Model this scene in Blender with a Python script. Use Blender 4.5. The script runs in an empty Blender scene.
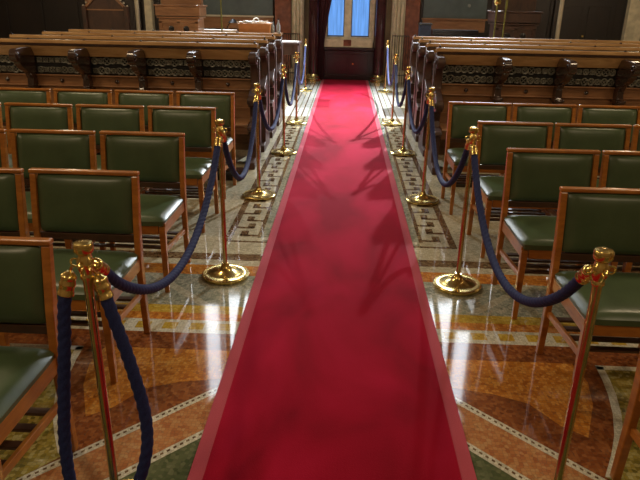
import bpy, math, random
from mathutils import Vector, Matrix
random.seed(7)
PI = math.pi
scene = bpy.context.scene
COL = scene.collection

# ------------------------------------------------------------------ materials
def srgb(r, g, b):
    def f(c):
        c /= 255.0
        return c / 12.92 if c <= 0.04045 else ((c + 0.055) / 1.055) ** 2.4
    return (f(r), f(g), f(b), 1)

def new_mat(name):
    m = bpy.data.materials.new(name); m.use_nodes = True
    nt = m.node_tree
    return m, nt, nt.nodes['Principled BSDF']

def N(nt, typ, **kw):
    n = nt.nodes.new(typ)
    for k, v in kw.items():
        if k in n.inputs: n.inputs[k].default_value = v
        else: setattr(n, k, v)
    return n

def ramp(nt, stops):
    r = nt.nodes.new('ShaderNodeValToRGB')
    e = r.color_ramp.elements
    while len(e) < len(stops): e.new(0.5)
    for i, (p, c) in enumerate(stops):
        e[i].position = p; e[i].color = c
    return r

def mat_wood(name, dark, light, scale=(6, 6, 40), rough=.35, bump=.05, coat=.3):
    m, nt, b = new_mat(name)
    tc = N(nt, 'ShaderNodeTexCoord'); mp = N(nt, 'ShaderNodeMapping')
    mp.inputs['Scale'].default_value = scale
    nt.links.new(tc.outputs['Object'], mp.inputs['Vector'])
    n = N(nt, 'ShaderNodeTexNoise', Scale=1.0, Detail=5.0, Roughness=.6, Distortion=.6)
    nt.links.new(mp.outputs[0], n.inputs['Vector'])
    r = ramp(nt, [(.3, dark), (.72, light)])
    nt.links.new(n.outputs['Fac'], r.inputs['Fac']); nt.links.new(r.outputs[0], b.inputs['Base Color'])
    b.inputs['Roughness'].default_value = rough
    b.inputs['Coat Weight'].default_value = coat; b.inputs['Coat Roughness'].default_value = .15
    bp = N(nt, 'ShaderNodeBump', Strength=bump, Distance=.002)
    nt.links.new(n.outputs['Fac'], bp.inputs['Height']); nt.links.new(bp.outputs[0], b.inputs['Normal'])
    return m

def mat_leather(name, c1, c2):
    m, nt, b = new_mat(name)
    tc = N(nt, 'ShaderNodeTexCoord')
    n = N(nt, 'ShaderNodeTexNoise', Scale=7.0, Detail=3.0)
    nt.links.new(tc.outputs['Object'], n.inputs['Vector'])
    r = ramp(nt, [(.3, c1), (.75, c2)])
    nt.links.new(n.outputs['Fac'], r.inputs['Fac']); nt.links.new(r.outputs[0], b.inputs['Base Color'])
    v = N(nt, 'ShaderNodeTexVoronoi', Scale=420.0)
    nt.links.new(tc.outputs['Object'], v.inputs['Vector'])
    bp = N(nt, 'ShaderNodeBump', Strength=.12, Distance=.001)
    nt.links.new(v.outputs['Distance'], bp.inputs['Height'])
    bp2 = N(nt, 'ShaderNodeBump', Strength=.15, Distance=.01)
    nt.links.new(n.outputs['Fac'], bp2.inputs['Height']); nt.links.new(bp.outputs[0], bp2.inputs['Normal'])
    nt.links.new(bp2.outputs[0], b.inputs['Normal'])
    b.inputs['Roughness'].default_value = .34
    b.inputs['Specular IOR Level'].default_value = .55
    return m

def mat_mosaic(name, cols, tile=.017, rough=.06, grout=(.09, .08, .06, 1), gm=.55, patch=None):
    """tesserae: random-coloured voronoi cells with grout, polished"""
    m, nt, b = new_mat(name)
    geo = N(nt, 'ShaderNodeNewGeometry')
    v = N(nt, 'ShaderNodeTexVoronoi', Scale=1.0 / tile); v.inputs['Randomness'].default_value = .55
    nt.links.new(geo.outputs['Position'], v.inputs['Vector'])
    ve = N(nt, 'ShaderNodeTexVoronoi', Scale=1.0 / tile); ve.feature = 'DISTANCE_TO_EDGE'; ve.inputs['Randomness'].default_value = .55
    nt.links.new(geo.outputs['Position'], ve.inputs['Vector'])
    sep = N(nt, 'ShaderNodeSeparateColor'); nt.links.new(v.outputs['Color'], sep.inputs[0])
    big = N(nt, 'ShaderNodeTexNoise', Scale=7.0, Detail=4.0, Roughness=.65)
    nt.links.new(geo.outputs['Position'], big.inputs['Vector'])
    mx = N(nt, 'ShaderNodeMath', operation='MULTIPLY_ADD'); mx.inputs[1].default_value = .75
    nt.links.new(sep.outputs[0], mx.inputs[0])
    sc = N(nt, 'ShaderNodeMath', operation='MULTIPLY_ADD'); sc.inputs[1].default_value = 1.2; sc.inputs[2].default_value = -.48
    nt.links.new(big.outputs['Fac'], sc.inputs[0]); nt.links.new(sc.outputs[0], mx.inputs[2])
    st = [(i / max(1, len(cols) - 1), c) for i, c in enumerate(cols)]
    r = ramp(nt, st); nt.links.new(mx.outputs[0], r.inputs['Fac'])
    e = ramp(nt, [(.0, (0, 0, 0, 1)), (.10, (1, 1, 1, 1))]); nt.links.new(ve.outputs['Distance'], e.inputs['Fac'])
    gr = N(nt, 'ShaderNodeMix', data_type='RGBA')
    f = N(nt, 'ShaderNodeMath', operation='MULTIPLY_ADD'); f.inputs[1].default_value = gm; f.inputs[2].default_value = 1 - gm
    nt.links.new(e.outputs[0], f.inputs[0]); nt.links.new(f.outputs[0], gr.inputs[0])
    gr.inputs[6].default_value = grout; nt.links.new(r.outputs[0], gr.inputs[7])
    nt.links.new(gr.outputs[2], b.inputs['Base Color'])
    b.inputs['Roughness'].default_value = rough
    bp = N(nt, 'ShaderNodeBump', Strength=.02, Distance=.0006)
    nt.links.new(e.outputs[0], bp.inputs['Height']); nt.links.new(bp.outputs[0], b.inputs['Normal'])
    b.inputs['Coat Weight'].default_value = .25; b.inputs['Coat Roughness'].default_value = .03
    return m

def mat_metal(name, c, rough=.2, c2=None):
    m, nt, b = new_mat(name)
    geo = N(nt, 'ShaderNodeTexCoord')
    n = N(nt, 'ShaderNodeTexNoise', Scale=18.0, Detail=4.0)
    nt.links.new(geo.outputs['Object'], n.inputs['Vector'])
    r = ramp(nt, [(.3, c2 or tuple(x * .7 for x in c[:3]) + (1,)), (.7, c)])
    nt.links.new(n.outputs['Fac'], r.inputs['Fac']); nt.links.new(r.outputs[0], b.inputs['Base Color'])
    b.inputs['Metallic'].default_value = 1; b.inputs['Roughness'].default_value = rough
    return m

def mat_plain(name, c, rough=.6, var=.25, scale=12.0, bump=.1, metallic=0, spec=.5):
    m, nt, b = new_mat(name)
    geo = N(nt, 'ShaderNodeTexCoord')
    n = N(nt, 'ShaderNodeTexNoise', Scale=scale, Detail=5.0)
    nt.links.new(geo.outputs['Object'], n.inputs['Vector'])
    lo = tuple(x * (1 - var) for x in c[:3]) + (1,); hi = tuple(min(1, x * (1 + var)) for x in c[:3]) + (1,)
    r = ramp(nt, [(.3, lo), (.7, hi)])
    nt.links.new(n.outputs['Fac'], r.inputs['Fac']); nt.links.new(r.outputs[0], b.inputs['Base Color'])
    b.inputs['Roughness'].default_value = rough; b.inputs['Metallic'].default_value = metallic
    b.inputs['Specular IOR Level'].default_value = spec
    bp = N(nt, 'ShaderNodeBump', Strength=bump, Distance=.003)
    nt.links.new(n.outputs['Fac'], bp.inputs['Height']); nt.links.new(bp.outputs[0], b.inputs['Normal'])
    return m

def mat_emit(name, c, s, var=.25, scale=(3, 3, 3), base=(0, 0, 0, 1)):
    m, nt, b = new_mat(name)
    tc = N(nt, 'ShaderNodeTexCoord'); mp = N(nt, 'ShaderNodeMapping'); mp.inputs['Scale'].default_value = scale
    nt.links.new(tc.outputs['Object'], mp.inputs['Vector'])
    n = N(nt, 'ShaderNodeTexNoise', Scale=1.0, Detail=3.0); nt.links.new(mp.outputs[0], n.inputs['Vector'])
    r = ramp(nt, [(.35, tuple(x * (1 - var) for x in c[:3]) + (1,)), (.65, c)])
    nt.links.new(n.outputs['Fac'], r.inputs['Fac']); nt.links.new(r.outputs[0], b.inputs['Emission Color'])
    b.inputs['Base Color'].default_value = base
    b.inputs['Emission Strength'].default_value = s
    b.inputs['Roughness'].default_value = .2
    return m

def mat_carpet(name, c1, c2, c3, sheen, sheen_col):
    m, nt, b = new_mat(name)
    geo = N(nt, 'ShaderNodeNewGeometry')
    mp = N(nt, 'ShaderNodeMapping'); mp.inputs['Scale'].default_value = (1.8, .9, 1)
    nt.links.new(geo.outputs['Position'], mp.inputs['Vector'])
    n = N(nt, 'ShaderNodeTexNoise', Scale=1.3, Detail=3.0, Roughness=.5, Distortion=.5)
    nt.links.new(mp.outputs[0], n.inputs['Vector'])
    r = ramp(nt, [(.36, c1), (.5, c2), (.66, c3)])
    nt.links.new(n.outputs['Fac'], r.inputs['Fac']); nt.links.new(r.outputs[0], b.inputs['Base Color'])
    b.inputs['Roughness'].default_value = .95; b.inputs['Specular IOR Level'].default_value = .1
    b.inputs['Sheen Weight'].default_value = sheen; b.inputs['Sheen Roughness'].default_value = .45
    b.inputs['Sheen Tint'].default_value = sheen_col
    f = N(nt, 'ShaderNodeTexNoise', Scale=260.0, Detail=2.0); nt.links.new(geo.outputs['Position'], f.inputs['Vector'])
    bp = N(nt, 'ShaderNodeBump', Strength=.5, Distance=.003)
    nt.links.new(f.outputs['Fac'], bp.inputs['Height']); nt.links.new(bp.outputs[0], b.inputs['Normal'])
    return m

M = {}
M['chairwood'] = mat_wood('varnished_chair_wood', (.28, .092, .014, 1), (.48, .18, .026, 1), (9, 9, 30), .3, .04, .35)
M['darkslat'] = mat_wood('dark_slat_wood', (.04, .014, .006, 1), (.08, .03, .012, 1), (9, 30, 9), .4)
M['leather'] = mat_leather('green_leather', (.048, .077, .035, 1), (.071, .110, .052, 1))
M['oakrail'] = mat_wood('honey_oak_rail', (.34, .18, .07, 1), (.58, .36, .16, 1), (3, 14, 14), .25, .04, .6)
M['oak'] = mat_wood('brown_oak', (.18, .080, .034, 1), (.33, .165, .075, 1), (3, 14, 14), .35)
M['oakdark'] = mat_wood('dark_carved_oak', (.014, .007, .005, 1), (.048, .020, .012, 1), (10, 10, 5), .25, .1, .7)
M['oakend'] = mat_wood('reddish_stall_end_wood', (.022, .009, .006, 1), (.070, .028, .015, 1), (8, 8, 4), .5, .08, .1)
M['lattice'] = mat_plain('dark_lattice', (.13, .125, .10, 1), .3, .6, 60)
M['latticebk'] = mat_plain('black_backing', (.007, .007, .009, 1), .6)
M['brass'] = mat_metal('polished_brass', (.88, .70, .28, 1), .22, (.66, .50, .17, 1))
M['brasspole'] = mat_metal('aged_brass_pole', (.70, .60, .28, 1), .24, (.50, .40, .17, 1))
M['rope'] = mat_plain('navy_blue_rope', (.015, .025, .105, 1), .75, .35, 300, .4, spec=.3)
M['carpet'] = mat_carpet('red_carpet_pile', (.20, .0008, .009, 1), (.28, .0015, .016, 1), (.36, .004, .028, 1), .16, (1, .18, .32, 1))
M['carpetedge'] = mat_carpet('pink_red_carpet_border', (.33, .050, .068, 1), (.38, .060, .080, 1), (.42, .068, .09, 1), .3, (1, .5, .6, 1))
M['teal'] = mat_plain('dark_teal_board', (.07, .10, .108, 1), .3, .2, 4, .02)
M['darkwall'] = mat_wood('dark_wall_panelling', (.006, .005, .006, 1), (.016, .010, .009, 1), (3, 3, 2), .4)
M['stone'] = mat_plain('pale_limestone', (.52, .47, .34, 1), .7, .2, 9)
M['redmarble'] = mat_plain('red_brown_marble', (.16, .055, .032, 1), .25, .5, 9, .02)
M['maroon'] = mat_plain('polished_maroon_marble', (.035, .010, .014, 1), .12, .4, 6, .01)
M['curtain'] = mat_plain('dark_red_curtain', (.045, .006, .010, 1), .85, .2, 30)
M['paper'] = mat_plain('white_paper', (.75, .73, .68, 1), .8, .04, 20)
M['orangebox'] = mat_plain('tan_box', (.42, .17, .045, 1), .55, .1, 10)
M['cream'] = mat_plain('cream_paint', (.52, .47, .36, 1), .45, .06, 10)
M['black'] = mat_plain('black_gloss', (.01, .01, .012, 1), .25, .2, 10)
M['blue'] = mat_plain('dark_blue_cloth', (.018, .028, .055, 1), .8, .3, 20)
M['glass'] = mat_plain('bottle_glass', (.30, .33, .33, 1), .1, .1, 10)
M['greenbrass'] = mat_metal('greenish_brass', (.30, .32, .10, 1), .35)
M['tapestry'] = mat_plain('red_gold_tapestry', (.20, .075, .05, 1), .8, .8, 26)
M['plaster'] = mat_plain('upper_wall_plaster', (.22, .16, .10, 1), .8, .3, 2)
M['ceiling'] = mat_plain('ceiling_timber', (.10, .06, .03, 1), .7, .3, 2)
M['leaf'] = mat_plain('dark_green_leaf', (.02, .07, .025, 1), .5, .4, 30)

G = (.10, .09, .07, 1)
M['f_beige'] = mat_mosaic('mosaic_beige', [(.32, .29, .19, 1), (.46, .42, .29, 1), (.55, .51, .38, 1)], .016, gm=.35)
M['f_grey'] = mat_mosaic('mosaic_grey_green', [(.17, .18, .12, 1), (.33, .34, .25, 1), (.46, .43, .31, 1)], .016)
M['f_brown'] = mat_mosaic('mosaic_brown', [(.07, .035, .015, 1), (.14, .08, .04, 1), (.24, .18, .10, 1)], .016, gm=.4)
M['f_red'] = mat_mosaic('mosaic_red_brown', [(.13, .035, .012, 1), (.23, .07, .02, 1), (.34, .13, .04, 1)], .016, gm=.4)
M['f_orange'] = mat_mosaic('mosaic_orange', [(.34, .10, .016, 1), (.54, .20, .028, 1), (.66, .32, .07, 1)], .016, gm=.5)
M['f_pink'] = mat_mosaic('mosaic_pinkish_orange', [(.32, .11, .04, 1), (.44, .19, .07, 1), (.48, .28, .12, 1)], .016, gm=.5)
M['f_yellow'] = mat_mosaic('mosaic_yellow', [(.34, .20, .02, 1), (.50, .33, .04, 1), (.56, .42, .10, 1)], .016, gm=.45)
M['f_olive'] = mat_mosaic('mosaic_olive_yellow', [(.10, .09, .02, 1), (.32, .24, .04, 1), (.42, .38, .16, 1)], .016, gm=.45)
M['f_white'] = mat_mosaic('mosaic_white', [(.42, .41, .32, 1), (.60, .57, .44, 1), (.66, .64, .52, 1)], .016, gm=.5)
M['f_green'] = mat_mosaic('mosaic_dark_green', [(.05, .07, .03, 1), (.10, .12, .055, 1), (.16, .17, .09, 1)], .016, gm=.4)
M['f_stone'] = mat_mosaic('pale_marble_strip', [(.45, .46, .42, 1), (.55, .55, .50, 1), (.62, .62, .57, 1)], .05, gm=.15)

# ------------------------------------------------------------------ mesh helpers
class MB:
    def __init__(s): s.v = []; s.f = []; s.mi = []; s.sm = []
    def add(s, vs, fs, mi=0, smooth=False, mat=None):
        o = len(s.v)
        for p in vs:
            p = Vector(p)
            if mat is not None: p = mat @ p
            s.v.append(p)
        for f in fs: s.f.append([o + i for i in f]); s.mi.append(mi); s.sm.append(smooth)
    def box(s, c, d, mat=None, mi=0, taper=(1, 1)):
        x, y, z = (k / 2 for k in d); tx, ty = taper
        vs = [(c[0] + a * x * (tx if e < 0 else 1), c[1] + b * y * (ty if e < 0 else 1), c[2] + e * z) for e in (-1, 1) for a, b in ((-1, -1), (1, -1), (1, 1), (-1, 1))]
        s.add(vs, [(3, 2, 1, 0), (4, 5, 6, 7), (0, 1, 5, 4), (1, 2, 6, 5), (2, 3, 7, 6), (3, 0, 4, 7)], mi, False, mat)
    def bar(s, p, q, w, h, up=(0, 0, 1), w2=None, h2=None):
        p = Vector(p); q = Vector(q); d = (q - p).normalized(); u = Vector(up)
        r = d.cross(u).normalized(); u = r.cross(d)
        vs = []
        for P, W, H in ((p, w, h), (q, w2 or w, h2 or h)):
            for a, b in ((-1, -1), (1, -1), (1, 1), (-1, 1)): vs.append(P + r * a * W / 2 + u * b * H / 2)
        s.add(vs, [(3, 2, 1, 0), (4, 5, 6, 7), (0, 1, 5, 4), (1, 2, 6, 5), (2, 3, 7, 6), (3, 0, 4, 7)])
    def lathe(s, prof, n=24, mat=None, smooth=True):
        vs = []; fs = []
        for r, z in prof:
            for i in range(n):
                a = 2 * PI * i / n; vs.append((r * math.cos(a), r * math.sin(a), z))
        for j in range(len(prof) - 1):
            for i in range(n):
                k = (i + 1) % n; fs.append((j * n + i, j * n + k, (j + 1) * n + k, (j + 1) * n + i))
        fs.append(tuple(range(n - 1, -1, -1))); fs.append(tuple((len(prof) - 1) * n + i for i in range(n)))
        s.add(vs, fs, 0, smooth, mat)
    def cyl(s, p, q, r, n=12, r2=None):
        p = Vector(p); q = Vector(q); d = q - p; L = d.length
        mat = Matrix.Translation(p) @ d.to_track_quat('Z', 'Y').to_matrix().to_4x4()
        s.lathe([(r, 0), (r2 or r, L)], n, mat)
    def torus(s, R, r, mat=None, n=16, k=8):
        vs = []; fs = []
        for i in range(n):
            a = 2 * PI * i / n
            for j in range(k):
                b = 2 * PI * j / k
                vs.append(((R + r * math.cos(b)) * math.cos(a), (R + r * math.cos(b)) * math.sin(a), r * math.sin(b)))
        for i in range(n):
            for j in range(k):
                fs.append((i * k + j, ((i + 1) % n) * k + j, ((i + 1) % n) * k + (j + 1) % k, i * k + (j + 1) % k))
        s.add(vs, fs, 0, True, mat)
    def tube(s, pts, r, k=10, lobes=0, twist=0, smooth=True):
        pts = [Vector(p) for p in pts]; n = len(pts); vs = []; fs = []
        t0 = (pts[1] - pts[0]).normalized()
        u = t0.orthogonal().normalized(); L = 0
        for i, p in enumerate(pts):
            t = (pts[min(i + 1, n - 1)] - pts[max(i - 1, 0)]).normalized()
            u = (u - t * u.dot(t)).normalized(); w = t.cross(u)
            if i: L += (p - pts[i - 1]).length
            for j in range(k):
                a = 2 * PI * j / k
                rr = r * (1 + (.07 * math.cos(lobes * a - twist * L) if lobes else 0))
                vs.append(p + u * math.cos(a) * rr + w * math.sin(a) * rr)
        for i in range(n - 1):
            for j in range(k):
                m = (j + 1) % k; fs.append((i * k + j, i * k + m, (i + 1) * k + m, (i + 1) * k + j))
        fs.append(tuple(range(k - 1, -1, -1))); fs.append(tuple((n - 1) * k + j for j in range(k)))
        s.add(vs, fs, 0, smooth)
    def prism(s, poly, axis, a, b, mi=0):
        """poly of 2D points extruded along axis ('x': points are (y,z); 'y': (x,z); 'z': (x,y))"""
        n = len(poly)
        def P(p, t): return {'x': (t, p[0], p[1]), 'y': (p[0], t, p[1]), 'z': (p[0], p[1], t)}[axis]
        vs = [P(p, a) for p in poly] + [P(p, b) for p in poly]
        fs = [tuple(range(n - 1, -1, -1)), tuple(range(n, 2 * n))] + [(i, (i + 1) % n, n + (i + 1) % n, n + i) for i in range(n)]
        s.add(vs, fs, mi)
    def build(s, name, mats, parent=None, bevel=0, fix=True):
        me = bpy.data.meshes.new(name); me.from_pydata([tuple(v) for v in s.v], [], s.f)
        if not isinstance(mats, (list, tuple)): mats = [mats]
        for m in mats: me.materials.append(m)
        for p, i, sm in zip(me.polygons, s.mi, s.sm): p.material_index = i; p.use_smooth = sm
        if fix:
            import bmesh
            bm = bmesh.new(); bm.from_mesh(me); bmesh.ops.recalc_face_normals(bm, faces=bm.faces); bm.to_mesh(me); bm.free()
        me.update()
        if any(s.sm): me.set_sharp_from_angle(angle=math.radians(38))
        o = bpy.data.objects.new(name, me); COL.objects.link(o)
        if parent: o.parent = parent
        if bevel:
            md = o.modifiers.new('bevel', 'BEVEL'); md.width = bevel; md.segments = 2; md.limit_method = 'ANGLE'
        return o

def tag(o, label, cat, group=None):
    o['label'] = label; o['category'] = cat
    if group: o['group'] = group
    return o
def thing(name, label, cat, loc=(0, 0, 0), rz=0, group=None):
    o = bpy.data.objects.new(name, None); COL.objects.link(o); o.location = loc; o.rotation_euler = (0, 0, rz)
    o.empty_display_size = .1
    return tag(o, label, cat, group)
def copy_tree(o, parent=None):
    c = o.copy(); COL.objects.link(c)
    if parent: c.parent = parent
    for ch in list(o.children): copy_tree(ch, c)
    return c
def struct(o): o['kind'] = 'structure'; return o
def cushion(mb, w, d, h, edge, nx=14, ny=14, mat=None, pw=4.0):
    """puffy pad: footprint w x d in local XY (rounded), bulging up to h in +Z, with side skirt 'edge' and flat bottom"""
    vs = []; fs = []
    for j in range(ny + 1):
        for i in range(nx + 1):
            u = -1 + 2 * i / nx; v = -1 + 2 * j / ny
            u = math.sin(u * PI / 2) * .35 + u * .65; v = math.sin(v * PI / 2) * .35 + v * .65
            b = (max(0, 1 - abs(u) ** pw) * max(0, 1 - abs(v) ** pw)) ** .5
            # rounded corners
            k = 1 - .035 * (abs(u) ** 8) * (abs(v) ** 8)
            vs.append((u * w / 2 * k, v * d / 2 * k, edge + (h - edge) * b))
    for j in range(ny):
        for i in range(nx):
            a = j * (nx + 1) + i; fs.append((a, a + 1, a + nx + 2, a + nx + 1))
    o = len(vs); ring = [i for i in range(nx + 1)] + [(j) * (nx + 1) + nx for j in range(1, ny + 1)] + [ny * (nx + 1) + i for i in range(nx - 1, -1, -1)] + [j * (nx + 1) for j in range(ny - 1, 0, -1)]
    for r in ring: x, y, z = vs[r]; vs.append((x * .985, y * .985, 0))
    n = len(ring)
    for i in range(n): fs.append((ring[i], o + i, o + (i + 1) % n, ring[(i + 1) % n]))
    fs.append(tuple(o + i for i in range(n)))
    mb.add(vs, fs, 0, True, mat)

# ------------------------------------------------------------------ room shell
YW = 14.3; XW = 8.0; YB = -5.0; ZC = 11.0
mb = MB(); mi = {}
fm = ['f_beige', 'f_grey', 'f_brown', 'f_red', 'f_orange', 'f_pink', 'f_yellow', 'f_olive', 'f_white', 'f_green', 'f_stone']
FI = {n: i for i, n in enumerate(fm)}
def fl(poly, mat, layer):
    z = layer * .0004
    for s in (-1, 1):
        p = [(s * x, y, z) for x, y in poly]
        if s < 0: p = p[::-1]
        # make CCW
        A = sum(p[i][0] * p[(i + 1) % len(p)][1] - p[(i + 1) % len(p)][0] * p[i][1] for i in range(len(p)))
        if A < 0: p = p[::-1]
        mb.add(p, [tuple(range(len(p)))], FI[mat])
def fr(x0, x1, y0, y1, mat, layer): fl([(x0, y0), (x1, y0), (x1, y1), (x0, y1)], mat, layer)
fr(0, XW, YB, YW + .1, 'f_beige', 0)
fr(0, XW, 3.70, 3.81, 'f_brown', 1)
fr(0, XW, 3.46, 3.61, 'f_orange', 1)
fr(0, XW, 3.04, 3.46, 'f_grey', 1)
for a0, sgn in ((.70, 1), (2.2, -1), (2.6, 1)):
    fl([(a0, 3.04), (a0 + .075, 3.04), (a0 + .075 + sgn * .44, 3.46), (a0 + sgn * .44, 3.46)], 'f_beige', 2)
fr(0, XW, 2.95, 3.04, 'f_yellow', 1)
fr(0, XW, 2.87, 2.95, 'f_orange', 1)
fr(0, XW, 2.735, 2.87, 'f_white', 1)
for k in range(28):
    a = .56 + k * .142
    fr(a, a + .075, 2.77, 2.84, 'f_yellow', 2)
fr(0, XW, -1, 2.735, 'f_red', 1)
fl([(.45, 2.575), (1.14, 2.575), (1.16, 2.42), (1.12, 2.25), (1.02, 2.03), (.93, 2.10), (.84, 2.24), (.70, 2.30), (.45, 2.35)], 'f_orange', 2)
# strips running diagonally away from the carpet
def dg(c0, c1, mat, layer): fl([(0, c0), (4.4, c0 - 4.4), (4.4, c1 - 4.4), (0, c1)], mat, layer)
dg(2.45, 2.745, 'f_pink', 3)
fl([(0, 2.45), (4, -1.55), (0, -1.55)], 'f_green', 3)
dg(2.745, 2.795, 'f_white', 4); dg(2.45, 2.50, 'f_white', 4)
for c_ in (2.770, 2.475):
    for k_ in range(60):
        a_ = .5 + k_ * .02
        fl([(a_, c_ - a_ - .005), (a_ + .010, c_ - a_ - .015), (a_ + .015, c_ - a_ - .005), (a_ + .005, c_ - a_ + .005)], 'f_brown', 5)
# rounded panel beyond the arc
arc = [(1.245, 2.56), (1.235, 2.45), (1.215, 2.33), (1.18, 2.19), (1.13, 2.05), (1.07, 1.93), (1.00, 1.81)]
fl(arc + [(1.25, 1.52), (1.8, 1.3), (3.6, 1.3), (3.6, 2.56)], 'f_olive', 6)
fl(arc + [(x + .035, y - .004) for x, y in arc[::-1]], 'f_white', 7)
fr(1.245, 3.6, 2.53, 2.565, 'f_white', 7)
for cx, cy, rr in ((1.55, 2.2, .19), (1.95, 2.0, .24), (2.5, 2.15, .26), (1.45, 1.75, .13)):
    for r0, r1, mt in ((rr, rr - .03, 'f_white'), (rr - .03, rr - .09, 'f_green')):
        for k in range(20):
            a = 2 * PI * k / 20; b = 2 * PI * (k + 1) / 20
            fl([(cx + r0 * math.cos(a), cy + r0 * math.sin(a)), (cx + r0 * math.cos(b), cy + r0 * math.sin(b)), (cx + r1 * math.cos(b), cy + r1 * math.sin(b)), (cx + r1 * math.cos(a), cy + r1 * math.sin(a))], mt, 8)
# greek key running beside the carpet
Y0, Y1 = 4.03, 9.3
fr(.50, .575, Y0 + .03, Y1, 'f_grey', 1)
fr(.785, .835, Y0, Y1, 'f_brown', 1)
fr(.50, .785, Y0, Y0 + .03, 'f_brown', 1)
fr(.575, .603, Y0 + .1, Y1, 'f_brown', 1)
fr(.52, .56, Y0 + .06, Y0 + .11, 'f_white', 2)
y = Y0 + .12; k = 0
while y < Y1 - .1:
    if k % 2 == 0:
        fr(.603, .735, y, y + .036, 'f_brown', 2); fr(.68, .735, y + .02, y + .115, 'f_brown', 2)
    else:
        fr(.65, .785, y, y + .036, 'f_brown', 2); fr(.65, .705, y + .02, y + .115, 'f_brown', 2)
    y += .165; k += 1
for a0, w, mt in ((.50, .045, 'f_stone'), (.545, .02, 'f_grey'), (.565, .07, 'f_stone'), (.635, .02, 'f_brown'), (.655, .06, 'f_stone'), (.715, .02, 'f_grey'), (.735, .07, 'f_stone'), (.805, .02, 'f_brown'), (.825, .12, 'f_stone')):
    fr(a0, a0 + w, Y1, 14.25, mt, 2)
floor = struct(mb.build('floor', [M[n] for n in fm], fix=False))

def wall(name, mat, c, d):
    b = MB(); b.box(c, d); return struct(b.build(name, mat))
wall('wall_left', M['plaster'], (-XW - .1, (YW + YB) / 2, ZC / 2), (.2, YW - YB, ZC))
wall('wall_right', M['plaster'], (XW + .1, (YW + YB) / 2, ZC / 2), (.2, YW - YB, ZC))
wall('wall_rear', M['plaster'], (0, YB - .1, ZC / 2), (2 * XW + .4, .2, ZC))
wall('ceiling', M['ceiling'], (0, (YW + YB) / 2, ZC + .1), (2 * XW + .4, YW - YB + .4, .2))

# far wall with dark panelling, stone pilasters and marble strips as one structure set
b = MB()
b.box((0, YW + .15, ZC / 2), (2 * XW + .4, .3, ZC), mi=0)
struct(b.build('wall_front', [M['plaster']]))
b = MB()
for s in (-1, 1):
    x0, x1 = (1.6, XW)
    b.box((s * (x0 + x1) / 2, YW - .03, 1.6), (x1 - x0, .06, 3.2))
    for k in range(8):
        xx = x0 + .4 + k * .8
        b.box((s * xx, YW - .075, 1.7), (.06, .03, 2.8))
    b.box((s * (x0 + x1) / 2, YW - .08, 3.15), (x1 - x0, .06, .12))
struct(b.build('trim_1', M['darkwall'], bevel=.004))
for n_, (s, xs) in enumerate(((-1, (.98, 1.16)), (1, (1.02, 1.22)))):
    b = MB()
    w = xs[1] - xs[0]; c = (xs[0] + xs[1]) / 2
    b.box((s * c, YW - .1, 2.5), (w + .08, .2, 5))
    for q in (-.5, 0, .5): b.cyl((s * (c + q * w * .8), YW - .22, .25), (s * (c + q * w * .8), YW - .22, 5), .035)
    b.box((s * c, YW - .16, .12), (w + .16, .32, .24))
    struct(b.build('trim_%d' % (2 + n_), M['stone'], bevel=.006))
    b = MB(); a0, a1 = (1.22, 1.58)
    b.box((s * (a0 + a1) / 2, YW - .06, 2), (a1 - a0, .12, 4))
    struct(b.build('trim_%d' % (4 + n_), M['redmarble'], bevel=.004))
# central niche: low dark panelled door, stone sill, two-light window
b = MB()
b.box((.05, YW - .06, .34), (1.34, .12, .68))
for xx in (-.42, .06, .52): b.box((xx, YW - .13, .33), (.05, .03, .62))
b.box((.05, YW - .135, .60), (1.30, .03, .08)); b.box((.05, YW - .135, .06), (1.30, .03, .12))
b.box((.05, YW - .12, .69), (1.38, .24, .05))
door = struct(b.build('door_1', M['black'], bevel=.006))
hd = MB(); hd.cyl((.17, YW - .15, .36), (.17, YW - .19, .36), .015); hd.build('door_handle', M['brass'], door)
b = MB()
def frame(b, x0, x1, z0, z1, y, w=.08, dep=.1, mull=()):
    b.box(((x0 + x1) / 2, y, z0 - w / 2), (x1 - x0 + 2 * w, dep, w)); b.box(((x0 + x1) / 2, y, z1 + w / 2), (x1 - x0 + 2 * w, dep, w))
    for x in (x0 - w / 2, x1 + w / 2): b.box((x, y, (z0 + z1) / 2), (w, dep, z1 - z0))
    for x, ww in mull: b.box((x, y, (z0 + z1) / 2), (ww, dep, z1 - z0))
frame(b, -.42, .50, .93, 3.4, YW - .06, .11, .12, ((.025, .15),))
b.box((.04, YW - .10, .80), (1.10, .2, .17))
win = struct(b.build('window_1', M['stone'], bevel=.005))
M['bluepane'] = mat_emit('leaded_blue_glass', srgb(115, 175, 255), 1.0, .3, (20, 20, 1.5))
p = MB()
for x0, x1 in ((-.42, -.05), (.10, .50)): p.box(((x0 + x1) / 2, YW - .04, 2.165), (x1 - x0, .02, 2.47))
p.build('glass', M['bluepane'], win)
p = MB()
for x0, x1 in ((-.42, -.05), (.10, .50)):
    for q in (.02, .98): p.box((x0 + (x1 - x0) * q, YW - .07, 2.165), (.022, .03, 2.47))
    p.box(((x0 + x1) / 2, YW - .07, .945), (x1 - x0, .03, .025))
p.build('glazing_bar', M['teal'], win)
p = MB(); p.box((.03, YW - .215, .81), (.17, .03, .13)); o = p.build('plaque', M['redmarble'], bevel=.004)
tag(o, 'small red block on the pale stone sill under the blue window', 'plaque')
M['squig'] = mat_emit('bright_small_glass', (.9, .95, 1, 1), 70.0, .05)
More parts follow.
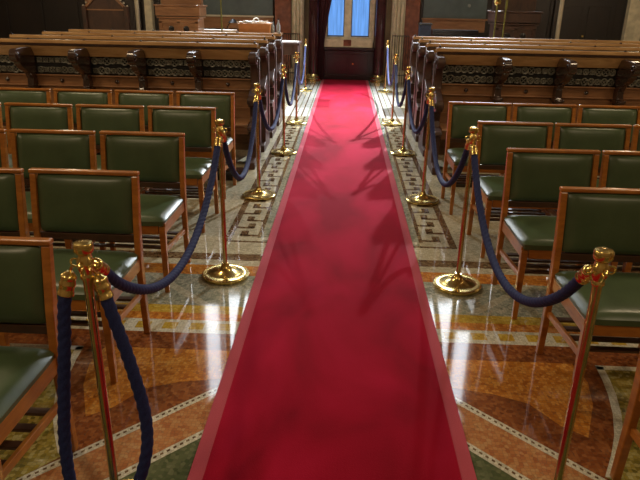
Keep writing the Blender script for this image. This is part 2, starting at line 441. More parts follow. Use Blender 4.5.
# tall upper windows that light the room
M['daypane'] = mat_emit('daylight_glass', (.86, .93, 1, 1), 8.0, .15, (2, 2, .8))
for i, s in enumerate((-1, 1)):
    b = MB()
    lights = ((2.22, 2.96), (3.13, 3.50))
    for x0, x1 in lights: frame(b, min(s * x0, s * x1), max(s * x0, s * x1), 5.55, 9.4, YW - .06, .08, .12)
    w = struct(b.build('window_%d' % (2 + i), M['stone']))
    p = MB()
    for x0, x1 in lights: p.box((s * (x0 + x1) / 2, YW - .04, 7.475), (x1 - x0, .02, 3.85))
    p.build('glass', M['daypane'], w)
    # traceried small lights below
    t = MB(); p2 = MB()
    for cx, cz in ((2.14, 4.42), (2.36, 4.36), (2.10, 4.12), (2.32, 4.05), (2.20, 3.80), (2.42, 3.82), (2.55, 4.2)):
        R = .085
        t.torus(R, .022, Matrix.Translation((s * cx, YW - .11, cz)) @ Matrix.Rotation(PI / 2, 4, 'X'), 14, 6)
        for a in (0, PI / 2, PI, 3 * PI / 2):
            p2.cyl((s * cx + .045 * math.cos(a + .5), YW - .03, cz + .045 * math.sin(a + .5)), (s * cx + .045 * math.cos(a + .5), YW - .05, cz + .045 * math.sin(a + .5)), .03, 8)
    t.build('tracery', M['stone'], w); p2.build('small_pane', M['squig'], w)

# ------------------------------------------------------------------ carpet
CX0, CX1 = -.516, .522; CB = .055
cp = thing('carpet_runner', 'long red carpet runner with a pink border down the middle of the hall', 'carpet', (0, 0, 0))
def strip(x0, x1, y0, y1, z, nx, ny):
    b = MB(); vs = []; fs = []
    for j in range(ny + 1):
        for i in range(nx + 1):
            x = x0 + (x1 - x0) * i / nx; y = y0 + (y1 - y0) * j / ny
            vs.append((x, y, z + .0012 * math.sin(3.1 * y + 4 * x) * math.sin(5.3 * x + 1.7 * y)))
    for j in range(ny):
        for i in range(nx):
            a = j * (nx + 1) + i; fs.append((a, a + 1, a + nx + 2, a + nx + 1))
    b.add(vs, fs, 0, True); 
    n = len(b.v)
    b.box(((x0 + x1) / 2, (y0 + y1) / 2, (z - .002 + .0035) / 2), (x1 - x0, y1 - y0, z - .002 - .0035))
    return b
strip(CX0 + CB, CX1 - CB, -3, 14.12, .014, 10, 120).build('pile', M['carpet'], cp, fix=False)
for x0, x1 in ((CX0, CX0 + CB), (CX1 - CB, CX1)):
    strip(x0, x1, -3, 14.12, .012, 2, 120).build('border', M['carpetedge'], cp, fix=False)

# ------------------------------------------------------------------ chairs
def make_chair():
    """faces -Y; origin: floor under the rear legs, centre of width"""
    t = thing('green_chair', 'x', 'chair')
    W = .522; pw = .030
    def post_mb(s):
        b = MB(); x = s * (W / 2 - pw / 2)
        pts = [(0.0, 0), (-.012, .22), (-.016, .42), (0.0, .60), (.035, .825)]
        wid = [.030, .038, .044, .038, .030]
        vs = []
        for (y, z), d in zip(pts, wid):
            vs += [(x - pw / 2, y - d / 2, z), (x + pw / 2, y - d / 2, z), (x + pw / 2, y + d / 2, z), (x - pw / 2, y + d / 2, z)]
        fs = [(3, 2, 1, 0), (16, 17, 18, 19)]
        for j in range(4):
            for i in range(4):
                k = (i + 1) % 4; fs.append((j * 4 + i, j * 4 + k, j * 4 + 4 + k, j * 4 + 4 + i))
        b.add(vs, fs); return b
    for s in (-1, 1):
        post_mb(s).build('rear_leg', M['chairwood'], t, bevel=.004)
        b = MB(); b.box((s * (W / 2 - .024), -.445, .205), (.036, .036, .41), taper=(.72, .72)); b.build('front_leg', M['chairwood'], t, bevel=.004)
        b = MB(); b.bar((s * (W / 2 - .022), -.44, .262), (s * (W / 2 - .020), -.01, .232), .018, .03); b.build('side_stretcher', M['chairwood'], t, bevel=.003)
    b = MB(); b.bar((-W / 2 - .003, .036, .836), (W / 2 + .003, .036, .836), .038, .020); b.build('crest_rail', M['chairwood'], t, bevel=.006)
    b = MB(); b.bar((-W / 2 + pw, -.004, .525), (W / 2 - pw, -.004, .525), .022, .034); b.build('lower_back_rail', M['darkslat'], t, bevel=.003)
    # padded back
    tilt = math.atan2(.035, .225)
    b = MB(); m = Matrix.Translation((0, .022, .684)) @ Matrix.Rotation(PI / 2 - tilt, 4, 'X')
    cushion(b, W - 2 * pw - .004, .284, .046, .012, mat=m, pw=4)
    m2 = Matrix.Translation((0, .018, .682)) @ Matrix.Rotation(-PI / 2 - tilt, 4, 'X')
    cushion(b, W - 2 * pw - .004, .284, .018, .008, mat=m2, pw=5)
    b.build('backrest_pad', M['leather'], t)
    # seat
    b = MB()
    b.box((0, -.452, .395), (W - .09, .022, .06)); b.box((0, -.02, .395), (W - .08, .022, .06))
    for s in (-1, 1): b.box((s * (W / 2 - .018), -.235, .398), (.022, .43, .06))
    b.build('seat_frame', M['chairwood'], t, bevel=.003)
    b = MB(); cushion(b, W - .012, .455, .062, .028, 18, 18, Matrix.Translation((0, -.245, .418)), pw=6)
    b.build('seat_cushion', M['leather'], t)
    b = MB()
    for k in range(4): b.box((0, -.37 + k * .095, .252 - k * .006), (W - .06, .034, .012))
    b.build('slatted_shelf', M['darkslat'], t, bevel=.002)
    return t
ordn = ['first', 'second', 'third', 'fourth', 'fifth']
first = make_chair(); used = False
rows = []
LR = [1.87, 2.76, 3.68, 4.68, 5.52]
RR = [1.84, 2.70, 3.50, 4.37, 5.28]
# edge of the aisle chair's outer side and number of chairs shown in each row (nearest row first)
LE = [-.972, -.962, -.975, -.985, -.985]; RE = [1.02, .995, .95, .955, .89]
LN = [1, 2, 3, 4, 4]; RN = [1, 1, 2, 3, 3]
rown = ['nearest row', 'second row from the camera', 'third row from the camera', 'fourth row from the camera', 'farthest chair row']
seatn = ['on the aisle', 'second from the aisle', 'third from the aisle', 'fourth from the aisle']
for side, R, E, Nn in ((-1, LR, LE, LN), (1, RR, RE, RN)):
    for r in range(5):
        for k in range(Nn[r]):
            c = copy_tree(first) if used else first; used = True
            x = E[r] + side * (.261 + (.554 if side < 0 else .545) * k)
            c.location = (x, R[r] - .035 + .012 * k * (1 if side < 0 else 1) * (0 if side > 0 else -1), 0)
            c.rotation_euler = (0, 0, math.radians(random.uniform(-.7, .7)))
            c['label'] = 'green leather chair %s of carpet, %s, %s' % ('left' if side < 0 else 'right', rown[r], seatn[k])
            c['group'] = 'green leather chairs %s of the carpet' % ('left' if side < 0 else 'right')

# ------------------------------------------------------------------ stanchions and ropes
def make_post():
    t = thing('stanchion', 'x', 'stanchion')
    b = MB(); b.lathe([(.143, 0), (.146, .006), (.146, .016), (.138, .022), (.128, .020), (.120, .018), (.085, .026), (.050, .040), (.030, .058), (.022, .075), (.019, .085)], 40)
    b.build('base', M['brass'], t)
    b = MB(); b.lathe([(.0135, .07), (.0135, .905)], 20); b.build('pole', M['brasspole'], t)
    b = MB(); b.lathe([(.017, .865), (.019, .872), (.016, .880), (.021, .892), (.023, .905), (.023, .922), (.018, .930), (.016, .938), (.024, .944), (.027, .950), (.027, .968), (.024, .973), (.010, .976)], 28)
    b.build('head', M['brass'], t)
    b = MB()
    for a in range(4):
        A = a * PI / 2
        m = Matrix.Translation((.030 * math.cos(A), .030 * math.sin(A), .912)) @ Matrix.Rotation(A, 4, 'Z') @ Matrix.Rotation(PI / 2, 4, 'X')
        b.torus(.012, .0032, m, 14, 6)
    b.build('eye_ring', M['brass'], t)
    return t
PL = [(-.706, 1.53), (-.706, 3.449), (-.728, 5.147), (-.671, 6.838), (-.672, 8.695), (-.77, 12.2)]
PR = [(.737, 1.60), (.727, 3.414), (.715, 5.144), (.698, 6.958), (.698, 8.813), (.80, 12.3)]
pn = ['nearest the camera', 'second from the camera', 'third from the camera', 'fourth from the camera', 'fifth from the camera', 'farthest, by the end wall']
fp = make_post(); first_used = False
for side, L in ((-1, PL), (1, PR)):
    for i, (x, y) in enumerate(L):
        c = copy_tree(fp) if first_used else fp; first_used = True
        c.location = (x, y, .0035)
        sn = 'left' if side < 0 else 'right'
        c['label'] = 'brass rope stanchion %s of the carpet, %s' % (sn, pn[i]); c['group'] = 'brass stanchions %s of the carpet' % sn

def ferrule(b, p, d, r=.021, L=.058):
    m = Matrix.Translation(p) @ d.to_track_quat('Z', 'Y').to_matrix().to_4x4()
    b.lathe([(r * .45, -.012), (r * .8, -.004), (r, 0), (r * 1.08, .004), (r, .010), (r, .018), (r * 1.1, .022), (r * 1.1, .030), (r, .034), (r, L * .8), (r * 1.1, L * .85), (r * 1.1, L)], 20, m)
def rope(label, pts, A, B, r=.016, group=None, res=1):
    """pts: polyline of Vectors of the rope centre, A/B: eye positions it hooks to"""
    # smooth by Catmull-Rom
    P = [pts[0] * 2 - pts[1]] + pts + [pts[-1] * 2 - pts[-2]]
    out = []
    for i in range(1, len(P) - 2):
        n = 28
        for k in range(n):
            t = k / n; a, b_, c, d = P[i - 1], P[i], P[i + 1], P[i + 2]
            out.append(.5 * ((2 * b_) + (c - a) * t + (2 * a - 5 * b_ + 4 * c - d) * t * t + (3 * b_ - a - 3 * c + d) * t ** 3))
    out.append(P[-2])
    t = thing('barrier_rope', label, 'rope', tuple(A), 0, group)
    off = Vector(A)
    b = MB(); b.tube([p - off for p in out], r, 16, 3, 2 * PI / .034)
    b.build('cord', M['rope'], t)
    for q, q2, E in ((out[0], out[3], A), (out[-1], out[-4], B)):
        d = (q2 - q).normalized(); E = Vector(E)
        f = MB(); ferrule(f, q - d * .018 - off, d); fo = f.build('ferrule', M['brass'], t)
        h = MB(); s_ = q - d * .026
        mid = (s_ + E) / 2 + Vector((0, 0, .006))
        h.tube([s_ - off, mid - off, E - off + Vector((0, 0, .004)), E - off + (E - s_).normalized() * .006 - Vector((0, 0, .004))], .0042, 8)
        h.build('hook', M['brass'], fo)
def sagrope(label, a, b, sag, group, res=1, skew=0):
    A = Vector((a[0], a[1], .905)); B = Vector((b[0], b[1], .905))
    d = (B - A); d.z = 0; d.normalize()
    A = A + d * .038; B = B - d * .038
    n = 12; pts = []
    dn = Vector((0, 0, -1)); e0 = (d * .75 + dn * .66).normalized(); e1 = (-d * .4 + dn * .9).normalized()
    P0 = A + e0 * .05; P1 = B + e1 * .05
    for i in range(n + 1):
        u = i / n; uu = u + skew * math.sin(PI * u)
        p = P0.lerp(P1, u)
        s = 4 * uu * (1 - uu)
        s = max(s, 0) ** .92
        p = p + Vector((0, 0, -sag * s)); pts.append(p)
    rope(label, pts, A - d * .004, B + d * .004, .018, group, res)
sags = [.36, .44, .42, .45, .50]
nm = ['first and second', 'second and third', 'third and fourth', 'fourth and fifth', 'fifth and farthest']
for side, L in ((-1, PL), (1, PR)):
    sn = 'left' if side < 0 else 'right'
    for i in range(5):
        sagrope('navy rope slung between the %s stanchions, %s of carpet' % (nm[i], sn), L[i], L[i + 1], (.37 if side < 0 else .40) if i == 0 else sags[i], 'navy barrier ropes %s of the carpet' % sn, 1, .0)
# rope unhooked from its neighbour: both ends on the nearest left stanchion, hanging in a loop
a = Vector((PL[0][0], PL[0][1], 0))
lp = [(-.052, -.01, .862), (-.066, -.02, .80), (-.078, -.03, .68), (-.095, -.05, .50), (-.105, -.07, .33), (-.085, -.09, .17), (.01, -.095, .09), (.085, -.085, .16), (.135, -.06, .30), (.138, -.035, .43), (.105, -.02, .60), (.068, -.01, .74), (.038, .0, .85)]
rope('navy blue rope hanging in a loop from the nearest left stanchion', [a + Vector(p) for p in lp], a + Vector((-.034, -.005, .905)), a + Vector((.020, -.022, .905)), .018, None, 1)
# ------------------------------------------------------------------ stalls
def divider_poly():
    """(y,z) outline of a stall divider with scrolled arm; y=0 is the back board, -y to the camera"""
    P = [(0, .70), (-.15, .70), (-.16, .725), (-.10, .75), (-.09, .82), (-.13, .88), (-.24, .93), (-.31, .98)]
    for k in range(9):
        a = -PI * .45 - k * PI * 1.0 / 8
        P.append((-.335 + .055 * math.cos(a), 1.07 + .062 * math.sin(a)))
    P += [(-.26, 1.135), (-.10, 1.14), (-.05, 1.13), (0, 1.06)]
    return P
def end_poly():
    P = [(.06, 0), (.06, 1.15), (-.02, 1.165), (-.06, 1.13)]
    for k in range(9):
        a = PI * .5 + k * PI * 1.15 / 8
        P.append((-.16 + .065 * math.cos(a), 1.075 + .06 * math.sin(a)))
    P += [(-.10, .99), (-.075, .90), (-.09, .82)]
    for k in range(8):
        a = PI * .5 + k * PI * 1.1 / 7
        P.append((-.30 + .055 * math.cos(a), .67 + .06 * math.sin(a)))
    P += [(-.22, .59), (-.20, .50), (-.24, .45), (-.42, .43), (-.43, .40), (-.34, .37), (-.31, .2), (-.33, .10), (-.44, .07), (-.45, 0)]
    return P
def make_row(side, x_in, pitch, n, Y, label, detail=True, knob_off=.5):
    t = thing('stall_row', label, 'bench', (side * x_in, Y, 0), 0, 'wooden stall rows %s of the carpet' % ('left' if side < 0 else 'right'))
    L = pitch * n; s = side
    b = MB(); b.box((s * L / 2, .03, 1.188), (L + .05, .13, .034)); b.build('top_rail', M['oakrail'], t, bevel=.005)
    b = MB(); b.box((s * L / 2, .0, 1.160), (L + .02, .10, .022)); b.build('rail_shadow_strip', M['oakdark'], t)  # dark strip standing in for the shadow line below the top rail
    b = MB(); b.prism([(.0, 1.045), (-.045, 1.145), (-.03, 1.15), (.03, 1.15), (.03, 1.045)], 'x', 0, s * L); b.build('crest_board', M['oakrail'], t)
    b = MB(); b.box((s * L / 2, .02, .795), (L, .04, .11)); b.box((s * L / 2, -.008, .85), (L, .03, .014)); b.box((s * L / 2, -.006, .745), (L, .026, .012)); b.build('lower_rail', M['oak'], t, bevel=.003)
    b = MB(); b.box((s * L / 2, .03, .43), (L, .03, .66)); 
    for k in range(5): b.box((s * L / 2, .012, .16 + k * .13), (L, .012, .015))
    b.build('back_board', M['oak'], t)
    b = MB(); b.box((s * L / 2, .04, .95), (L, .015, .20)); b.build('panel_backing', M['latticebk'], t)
    for k in range(n):
        xc = s * (k + .5) * pitch
        if detail:
            b = MB(); nn = 8; st = (pitch - .08) / nn
            for i in range(nn):
                for j in range(2):
                    x = xc + (i - (nn - 1) / 2) * st; z = .902 + j * .098
                    m = Matrix.Translation((x, .018, z)) @ Matrix.Rotation(PI / 2, 4, 'X')
                    b.torus(random.uniform(.020, .038), random.uniform(.006, .011), m, 10, 5)
                    b.bar((x - .026, .016, z - .026), (x + .026, .016, z + .026), .007, .010, (0, 1, 0)); b.bar((x - .026, .014, z + .026), (x + .026, .014, z - .026), .007, .010, (0, 1, 0))
            b.build('carved_panel', M['lattice'], t)
            b = MB(); b.lathe([(.020, 0), (.022, .006), (.016, .012), (.012, .016), (.014, .022), (.004, .028)], 12, Matrix.Translation((xc, -.0005, .795)) @ Matrix.Rotation(PI / 2, 4, 'X')); b.build('rosette', M['oakdark'], t)
        # seat
        b = MB(); b.prism([(-.34, .415), (-.36, .435), (-.34, .455), (.01, .445), (.01, .415)], 'x', xc - pitch / 2 + .04, xc + pitch / 2 - .04); b.box((xc, -.30, .375), (pitch - .08, .025, .08)); b.build('seat', M['oak'], t, bevel=.004)
    b0 = MB(); b0.prism(divider_poly(), 'x', -.034, .034)
    b0.torus(.026, .010, Matrix.Translation((.036, -.335, 1.07)) @ Matrix.Rotation(PI / 2, 4, 'Y'), 12, 6)
    b0.torus(.026, .010, Matrix.Translation((-.036, -.335, 1.07)) @ Matrix.Rotation(PI / 2, 4, 'Y'), 12, 6)
    b0.box((0, -.06, .725), (.10, .16, .03))
    b0.box((0, -.03, .36), (.05, .06, .72))
    d0 = None
    for k in range(1, n + 1):
        if d0 is None: d0 = b0.build('divider', M['oakdark'], t, bevel=.005); o = d0
        else: o = d0.copy(); COL.objects.link(o); o.parent = t
        o.location = (s * k * pitch, 0, 0)
    b = MB(); b.prism(end_poly(), 'x', -.035, .035)
    for yz, R in (((-.16, 1.075), .03), ((-.30, .67), .028)):
        for q in (-.037, .037): b.torus(R, .010, Matrix.Translation((q, yz[0], yz[1])) @ Matrix.Rotation(PI / 2, 4, 'Y'), 12, 6)
    for q in (-.04, .04): b.box((q, -.02, .62), (.012, .09, .9)); 
    b.build('end_panel', M['oakend'], t, bevel=.006)
    k0 = MB(); k0.lathe([(.010, 0), (.014, .006), (.008, .012), (.012, .02), (.009, .028), (.002, .032)], 12); k0.build('finial', M['oakdark'], t).location = (0, -.02, 1.203)
    k1 = MB(); k1.lathe([(.012, 0), (.016, .006), (.009, .014), (.003, .018)], 10); o0 = None
    for k in range(1, n + 1):
        if o0 is None: o0 = k1.build('rail_knob', M['oakdark'], t); o = o0
        else: o = o0.copy(); COL.objects.link(o); o.parent = t
        o.location = (s * k * pitch, -.02, 1.204)
    return t
SY = [6.50, 7.30, 8.10, 8.90]
rl = ['nearest of the four', 'second from the camera', 'third from the camera', 'farthest of the four']
for i, Y in enumerate(SY):
    make_row(-1, .93, .588, 5, Y, 'wooden stall row with scrolled dividers left of carpet, %s' % rl[i], i < 3)
    make_row(1, .95, .615, 7, Y, 'wooden stall row with scrolled dividers right of carpet, %s' % rl[i], i < 3)

for side, x0, L in ((-1, .93, 2.95), (1, .95, 4.3)):
    t = thing('kneeling_bench', 'low dark kneeling bench in front of the nearest stall row %s of the carpet' % ('left' if side < 0 else 'right'), 'kneeler', (side * x0, 5.68, 0))
    b = MB(); b.box((side * L / 2, 0, .085), (L, .15, .03)); b.build('plank', M['oakdark'], t, bevel=.005)
    b = MB(); b.box((side * L / 2, .0, .035), (L - .06, .12, .07)); b.build('plinth', M['oakdark'], t, bevel=.004)
# ------------------------------------------------------------------ furniture beyond the stalls
def table(name, label, x0, x1, y0, y1, h, topm, legm):
    t = thing(name, label, 'table', ((x0 + x1) / 2, (y0 + y1) / 2, 0))
    w = x1 - x0; d = y1 - y0
    b = MB(); b.box((0, 0, h - .02), (w, d, .04)); b.build('tabletop', topm, t, bevel=.005)
    b = MB(); b.box((0, 0, h - .12), (w - .06, d - .06, .16)); b.build('apron', legm, t, bevel=.004)
    for a in (-1, 1):
        for c in (-1, 1):
            b = MB(); b.box((a * (w / 2 - .06), c * (d / 2 - .06), (h - .04) / 2), (.07, .07, h - .04), taper=(.7, .7)); b.build('leg', legm, t, bevel=.004)
    return t
table('side_table', 'small reddish wooden table with a pale top at the left stall ends', -1.26, -.80, 10.9, 11.6, .97, M['oakend'], M['oakend'])
b = MB(); b.box((-1.02, 11.25, .974), (.36, .3, .008)); tag(b.build('paper_sheet', M['paper']), 'white sheet on the small reddish table by the left columns', 'paper')
table('clerk_table', 'long wooden table left of the carpet holding papers and a tan box', -2.75, -1.22, 11.7, 12.4, 1.07, M['oak'], M['oakdark'])
b = MB(); b.box((-2.38, 11.9, 1.095), (.66, .26, .05)); tag(b.build('paper_stack', M['paper']), 'low stack of white papers left of the tan box', 'paper stack')
t = thing('tan_box', 'open tan box heaped with white papers on the long left table', 'box', (-1.70, 12.0, 1.07))
b = MB(); b.box((0, 0, .085), (.60, .34, .17), taper=(.96, .96)); b.build('carton', M['orangebox'], t, bevel=.006)
b = MB()
for k in range(9):
    m = Matrix.Translation((-.22 + k * .05, random.uniform(-.04, .04), .185 + .012 * math.sin(k * 1.1))) @ Matrix.Rotation(random.uniform(-.2, .2), 4, 'Y') @ Matrix.Rotation(random.uniform(-.5, .5), 4, 'Z')
    b.box((0, 0, 0), (.16, .22, .022), m)
b.build('papers', M['paper'], t)
b = MB(); b.torus(.05, .012, Matrix.Translation((.02, -.03, .215)) @ Matrix.Rotation(PI / 2, 4, 'X'), 16, 6); b.build('handle', M['paper'], t)
for k, (x, hh) in enumerate(((-1.35, .20), (-1.24, .24))):
    t = thing('glass_bottle', ['pale glass bottle just right of the tan box', 'taller pale glass bottle beside the red marble strip'][k], 'bottle', (x - .03, 12.0, 1.07), 0)
    b = MB(); b.lathe([(.034, 0), (.036, .01), (.036, hh * .6), (.014, hh * .8), (.013, hh)], 14); b.build('bottle_body', M['glass'], t)
    b = MB(); b.lathe([(.016, hh), (.016, hh + .02)], 12); b.build('cap', M['black'], t)
# black telephone-like lamp silhouettes on the clerk table
t = thing('desk_lamp', 'black desk lamp silhouette among the papers on the left table', 'lamp', (-2.3, 12.25, 1.07))
b = MB(); b.lathe([(.08, 0), (.08, .015), (.02, .03)], 18); b.build('lamp_base', M['black'], t)
b = MB(); b.tube([Vector((0, 0, .02)), Vector((.03, 0, .1)), Vector((.09, -.02, .19)), Vector((.13, -.03, .2))], .01, 8); b.build('arm', M['black'], t)
b = MB(); b.lathe([(.03, .0), (.10, -.06), (.105, -.065)], 18, Matrix.Translation((.14, -.03, .23))); b.build('lamp_shade', M['black'], t)

def board(x0, x1, z0, z1, label):
    t = thing('wall_board', label, 'board', ((x0 + x1) / 2, YW - .14, 0))
    w = x1 - x0
    b = MB(); b.box((0, 0, (z0 + z1) / 2), (w, .04, z1 - z0)); b.build('board_panel', M['teal'], t)
    b = MB(); b.box((0, -.04, z0 - .02), (w + .06, .10, .035)); b.build('ledge', M['cream'] if x0 < 0 else M['oak'], t, bevel=.004)
    b = MB(); b.box((0, -.0, z0 - .16), (w, .05, .24)); b.build('lower_panel', M['oak'], t)
    return t
board(-3.25, -1.62, 1.34, 3.0, 'large dark teal board on the far wall left of the window')
board(1.65, 3.0, 1.36, 3.0, 'large dark teal board on the far wall right of the window')
b = MB(); b.lathe([(.03, 0), (.035, .01), (.02, .03)], 12, Matrix.Translation((2.62, YW - .16, 1.62)) @ Matrix.Rotation(PI / 2, 4, 'X')); tag(b.build('small_lamp', M['glass']), 'tiny pale round fitting on the right teal board', 'light fitting')

def lectern(x, y, label, wm):
    t = thing('lectern_desk', label, 'lectern', (x, y, 0))
    b = MB(); b.box((0, 0, .66), (.68, .45, 1.32)); 
    for q in (-.31, 0, .31): b.box((q, -.235, .66), (.06, .02, 1.24))
    b.box((0, -.235, 1.27), (.68, .02, .06)); b.build('body', wm, t, bevel=.006)
    b = MB(); b.box((0, 0, 1.34), (.74, .50, .03)); b.box((0, 0, 1.44), (.76, .56, .15)); b.box((0, 0, 1.53), (.80, .60, .03)); b.build('cornice', wm, t, bevel=.008)
    b = MB(); b.box((0, .1, 1.68), (.70, .2, .28)); b.prism([(-.35, 1.82), (.35, 1.82), (0, 2.02)], 'y', .02, .2); b.build('back_panel', wm, t, bevel=.006)
    for s in (-1, 1):
        b = MB(); b.lathe([(.045, 0), (.05, .008), (.03, .012)], 16, Matrix.Translation((s * .13, -.225, 1.155)) @ Matrix.Rotation(PI / 2, 4, 'X')); b.build('round_boss', M['black'], t)
    return t
lectern(-2.88, 11.2, 'tall brown wooden lectern with two dark bosses, left of the carpet', M['oak'])
lectern(2.85, 11.2, 'tall dark brown wooden lectern with two dark bosses, right of the carpet', M['oakend'])

def throne(x, y, label):
    t = thing('gabled_seat', label, 'chair', (x, y, 0))
    b = MB(); b.prism([(-.33, .5), (.33, .5), (.33, 1.46), (0, 1.78), (-.33, 1.46)], 'y', -.04, .04); b.build('gabled_back', M['oakend'], t, bevel=.006)
    b = MB()
    b.bar((-.35, -.05, 1.47), (0, -.05, 1.80), .035, .05, (0, 1, 0)); b.bar((.35, -.05, 1.47), (0, -.05, 1.80), .035, .05, (0, 1, 0))
    b.bar((-.36, -.05, 1.44), (.36, -.05, 1.44), .02, .02); b.build('gable_moulding', M['oak'], t)
    b = MB()
    for k in range(7):
        for s in (-1, 1): b.lathe([(.012, 0), (.02, .015), (.003, .03)], 8, Matrix.Translation((s * (.38 - .055 * k), -.05, 1.49 + .048 * k)))
    b.build('crockets', M['cream'], t)
    b = MB()
    for s in (-1, 1): b.box((s * .36, -.05, .75), (.07, .10, 1.5))
    b.build('side_post', M['oakend'], t, bevel=.005)
    b = MB(); b.box((0, -.28, .48), (.70, .5, .08)); b.box((0, -.28, .22), (.66, .46, .44)); b.build('seat', M['oakdark'], t, bevel=.006)
    return t
throne(-4.12, 11.0, 'carved wooden seat with pointed gable beyond the left stalls')

def pole(name, label, cat, x, y, r, h, m, head=None, fr_=.14):
    t = thing(name, label, cat, (x, y, 0))
    b = MB(); b.lathe([(fr_, 0), (fr_, .02), (fr_ * .5, .05), (r * 1.4, .08)], 20); b.build('foot', m, t)
    b = MB(); b.lathe([(r, .07), (r, h)], 14); b.build('shaft', m, t)
    if head:
        b = MB(); head(b, h); b.build('head', head.m, t)
    return t
def ball(b, h): b.lathe([(.01, h), (.05, h + .02), (.06, h + .06), (.03, h + .11), (.005, h + .14)], 14)
ball.m = M['brass']
def cross(b, h):
    b.box((0, 0, h + .14), (.03, .03, .28)); b.box((0, 0, h + .16), (.18, .03, .03))
cross.m = M['greenbrass']
pole('cream_pole', 'slim cream pole standing beyond the left stalls', 'pole', -3.69, 11.3, .035, 3.0, M['cream'], ball)
pole('cream_pole', 'slim cream pole standing beyond the right stalls', 'pole', 3.66, 11.3, .035, 3.0, M['cream'], ball)
pole('brass_staff', 'thin greenish brass staff in front of the left teal board', 'staff', -2.22, 11.4, .014, 1.75, M['greenbrass'], cross)
pole('brass_staff', 'thin brass staff right of the carpet, nearer the aisle of the pair', 'staff', 2.32, 10.2, .013, 1.62, M['greenbrass'], ball, .045)
pole('brass_staff', 'thin brass staff right of the carpet, beside the dark lectern', 'staff', 2.46, 10.2, .013, 1.58, M['greenbrass'], cross, .045)
table('clerk_table', 'long wooden table right of the carpet covered with a white runner', 1.15, 2.40, 10.45, 11.05, 1.04, M['oak'], M['oakdark'])
b = MB(); b.box((1.78, 10.75, 1.065), (1.10, .5, .05)); tag(b.build('paper_runner', M['paper']), 'long white sheet on the table right of the carpet', 'paper')
t = thing('dark_monitor', 'dark upright box at the aisle end of the right table', 'box', (1.52, 12.6, 0))
b = MB(); b.box((0, 0, .63), (.22, .22, 1.26)); b.build('body', M['blue'], t, bevel=.01)
b = MB(); b.box((0, 0, 1.275), (.26, .26, .03)); b.build('lid', M['black'], t, bevel=.005)
b = MB(); b.box((2.15, 12.9, 1.12), (.9, .3, .10)); b.box((2.15, 12.9, .53), (.8, .22, 1.06)); tag(b.build('low_cabinet', M['black'], bevel=.006), 'black low cabinet below the right teal board', 'cabinet')
# framed tapestry and dark carved doors on the far wall
t = thing('tapestry', 'red and gold patterned hanging on the far wall behind the right lectern', 'tapestry', (3.55, YW - .12, 0))
b = MB(); b.box((0, 0, 2.2), (.85, .03, 1.6)); b.build('cloth', M['tapestry'], t)
b = MB(); b.box((0, -.02, 3.02), (.95, .05, .05)); b.build('rod', M['oak'], t)
t = thing('tapestry', 'blue and stone coloured hanging on the far wall behind the left lectern', 'tapestry', (-3.55, YW - .12, 0))
b = MB(); b.box((0, 0, 2.2), (.6, .03, 1.6)); b.build('cloth', M['blue'], t)
b = MB(); b.box((0, -.02, 3.02), (.7, .05, .05)); b.build('rod', M['oak'], t)
for i, (s, x0, x1) in enumerate(((-1, 4.55, 5.35), (1, 4.45, 5.75))):
    b = MB(); b.box((s * (x0 + x1) / 2, YW - .10, 1.3), (x1 - x0, .08, 2.6))
    for k in range(2):
        for j in range(3): b.box((s * (x0 + (x1 - x0) * (.27 + .46 * k)), YW - .15, .45 + j * .85), ((x1 - x0) * .36, .03, .7))
    d = struct(b.build('door_%d' % (2 + i), M['darkwall'], bevel=.01))
    h = MB(); h.cyl((s * (x0 + x1) / 2, YW - .16, 1.05), (s * (x0 + x1) / 2, YW - .22, 1.05), .025); h.build('door_handle', M['brasspole'], d)
for i, (x, w, m) in enumerate(((-5.55, .36, 'oak'), (-4.35, .16, 'stone'), (6.15, .34, 'stone'), (-3.95, .22, 'stone'))):
    b = MB(); b.box((x, YW - .12, 2.6), (w, .24, 5.2)); b.box((x, YW - .14, .15), (w + .1, .28, .3))
    b.box((x, YW - .14, 4.9), (w + .1, .28, .2)); struct(b.build('trim_%d' % (6 + i), M[m], bevel=.01))
# columns framing the niche
for s, x in ((-1, -.71), (1, .73)):
    t = thing('marble_column', 'dark polished maroon column %s of the blue window' % ('left' if s < 0 else 'right'), 'column', (x, YW - .42, 0))
    b = MB(); b.lathe([(.115, .16), (.112, 1.2), (.108, 3.6)], 28); b.build('shaft', M['maroon'], t)
    b = MB(); b.lathe([(.17, 0), (.17, .06), (.15, .08), (.155, .11), (.13, .14), (.118, .16)], 28); b.build('base', M['brasspole'], t)
    b = MB(); b.lathe([(.108, 3.6), (.13, 3.64), (.13, 3.68), (.18, 3.85), (.18, 3.92)], 28); b.build('capital', M['stone'], t)
t = thing('curtain', 'dark red curtain hanging at the left of the blue window', 'curtain', (-.5, YW - .34, 0))
b = MB(); vs = []; fs = []; nx, nz = 40, 24
def cw(z):  # right edge x (local) as function of height: gathered lower down
    return .02 + .20 * max(0, min(1, (z - .75) / 1.2)) ** 1.2
for side in (0, 1):
    for j in range(nz + 1):
        z = .04 + 3.3 * j / nz
        for i in range(nx + 1):
            u = i / nx; x = -.16 + (cw(z) + .16) * u
            vs.append((x, .03 * math.sin(u * 34) + (.006 if side else -.006), z))
n1 = (nx + 1) * (nz + 1)
for side in (0, 1):
    for j in range(nz):
        for i in range(nx):
            a_ = side * n1 + j * (nx + 1) + i
            fs.append((a_, a_ + 1, a_ + nx + 2, a_ + nx + 1))
b.add(vs, fs, 0, True); b.build('drape', M['curtain'], t, fix=False)
b = MB(); b.cyl((-.30, 0, 3.36), (.95, 0, 3.36), .018); b.build('curtain_rod', M['brass'], t)
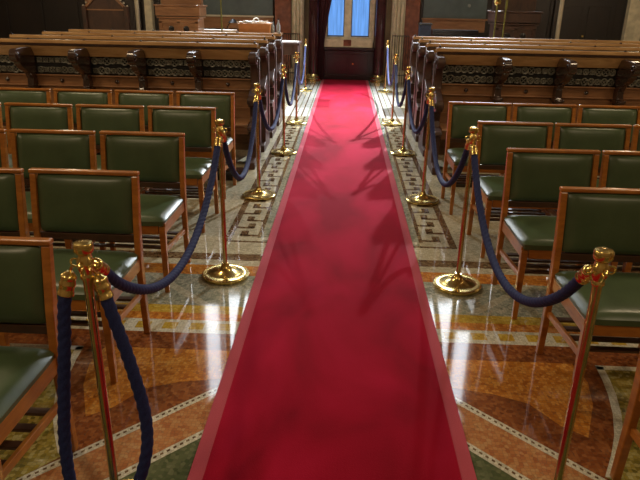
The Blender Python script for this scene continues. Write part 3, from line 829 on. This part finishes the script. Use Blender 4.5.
# low iron railings beside the columns
for s, x0 in ((-1, 1.0), (1, 1.0)):
    t = thing('iron_railing', 'low dark iron railing beside the %s column' % ('left' if s < 0 else 'right'), 'railing', (s * 1.15, YW - .75, 0))
    b = MB(); b.box((0, 0, 1.0), (.36, .02, .02)); b.build('top_bar', M['black'], t)
    b = MB(); b.box((0, 0, .2), (.36, .02, .02)); b.build('bottom_bar', M['black'], t)
    b = MB()
    for k in range(8): b.cyl((-.17 + k * .0485, 0, 0), (-.17 + k * .0485, 0, 1.0), .006, 6)
    b.build('bars', M['black'], t)

# ------------------------------------------------------------------ camera
f, pit, yaw, roll = 608.6, .37002666, .03466555, .01935035
H = 1.6
fwd = Vector((-math.sin(yaw) * math.cos(pit), math.cos(yaw) * math.cos(pit), -math.sin(pit)))
right = Vector((math.cos(yaw), math.sin(yaw), 0)); up = right.cross(fwd)
r2 = right * math.cos(roll) + up * math.sin(roll); u2 = -right * math.sin(roll) + up * math.cos(roll)
cd = bpy.data.cameras.new('camera'); cam = bpy.data.objects.new('camera', cd); COL.objects.link(cam)
cd.sensor_width = 36; cd.lens = f / 640 * 36; cd.clip_start = .05
mw = Matrix((r2, u2, -fwd)).transposed().to_4x4(); mw.translation = (0, 0, H); cam.matrix_world = mw
scene.camera = cam

# ------------------------------------------------------------------ light
def area(name, loc, tgt, sx, sy, col, e):
    l = bpy.data.lights.new(name, 'AREA'); l.shape = 'RECTANGLE'; l.size = sx; l.size_y = sy; l.color = col; l.energy = e
    o = bpy.data.objects.new(name, l); COL.objects.link(o); o.location = loc
    o.rotation_euler = (Vector(tgt) - Vector(loc)).to_track_quat('-Z', 'Y').to_euler(); return o
r = area('daylight_right_window', (3.15, YW - .12, 5.0), (.1, 9.6, 0), .14, .18, (.88, .94, 1), 255)
l = area('daylight_left_window', (-3.15, YW - .12, 5.0), (-.1, 9.8, 0), .14, .18, (.88, .94, 1), 120)
r.data.spread = l.data.spread = math.radians(58)
def lamp(loc, e, r, col=(1, .74, .46)):
    l = bpy.data.lights.new('unseen_hall_light', 'POINT'); l.energy = e; l.shadow_soft_size = r; l.color = col
    o = bpy.data.objects.new('unseen_hall_light', l); COL.objects.link(o); o.location = loc
for x, y, e in ((-3.4, -1.5, 260), (3.4, -1.5, 190), (-3.8, 4.6, 330), (3.8, 4.6, 270), (0, 10.8, 120)):
    lamp((x, y, 5.6), e, .35, (1, .76, .48) if y < 8 else (1, .92, .8))  # overhead lamps out of view; the far-end one is an added fill
for x, y, e in ((-6.5, 2.5, 55), (6.5, 2.5, 40), (-6.5, 5.6, 75), (6.5, 5.6, 60), (-5.5, 12.0, 25), (5.5, 12.0, 25)):
    lamp((x, y, 2.9), e, .16, (1, .80, .52))  # unseen low lights, added to brighten the sides and highlight the poles
w = bpy.data.worlds.new('world'); scene.world = w; w.use_nodes = True
w.node_tree.nodes['Background'].inputs[0].default_value = (.9, .85, .8, 1); w.node_tree.nodes['Background'].inputs[1].default_value = .045
scene.view_settings.view_transform = 'Standard'; scene.view_settings.look = 'None'
scene.view_settings.exposure = 0.0; scene.view_settings.gamma = 1
scene.cycles.sample_clamp_indirect = 6
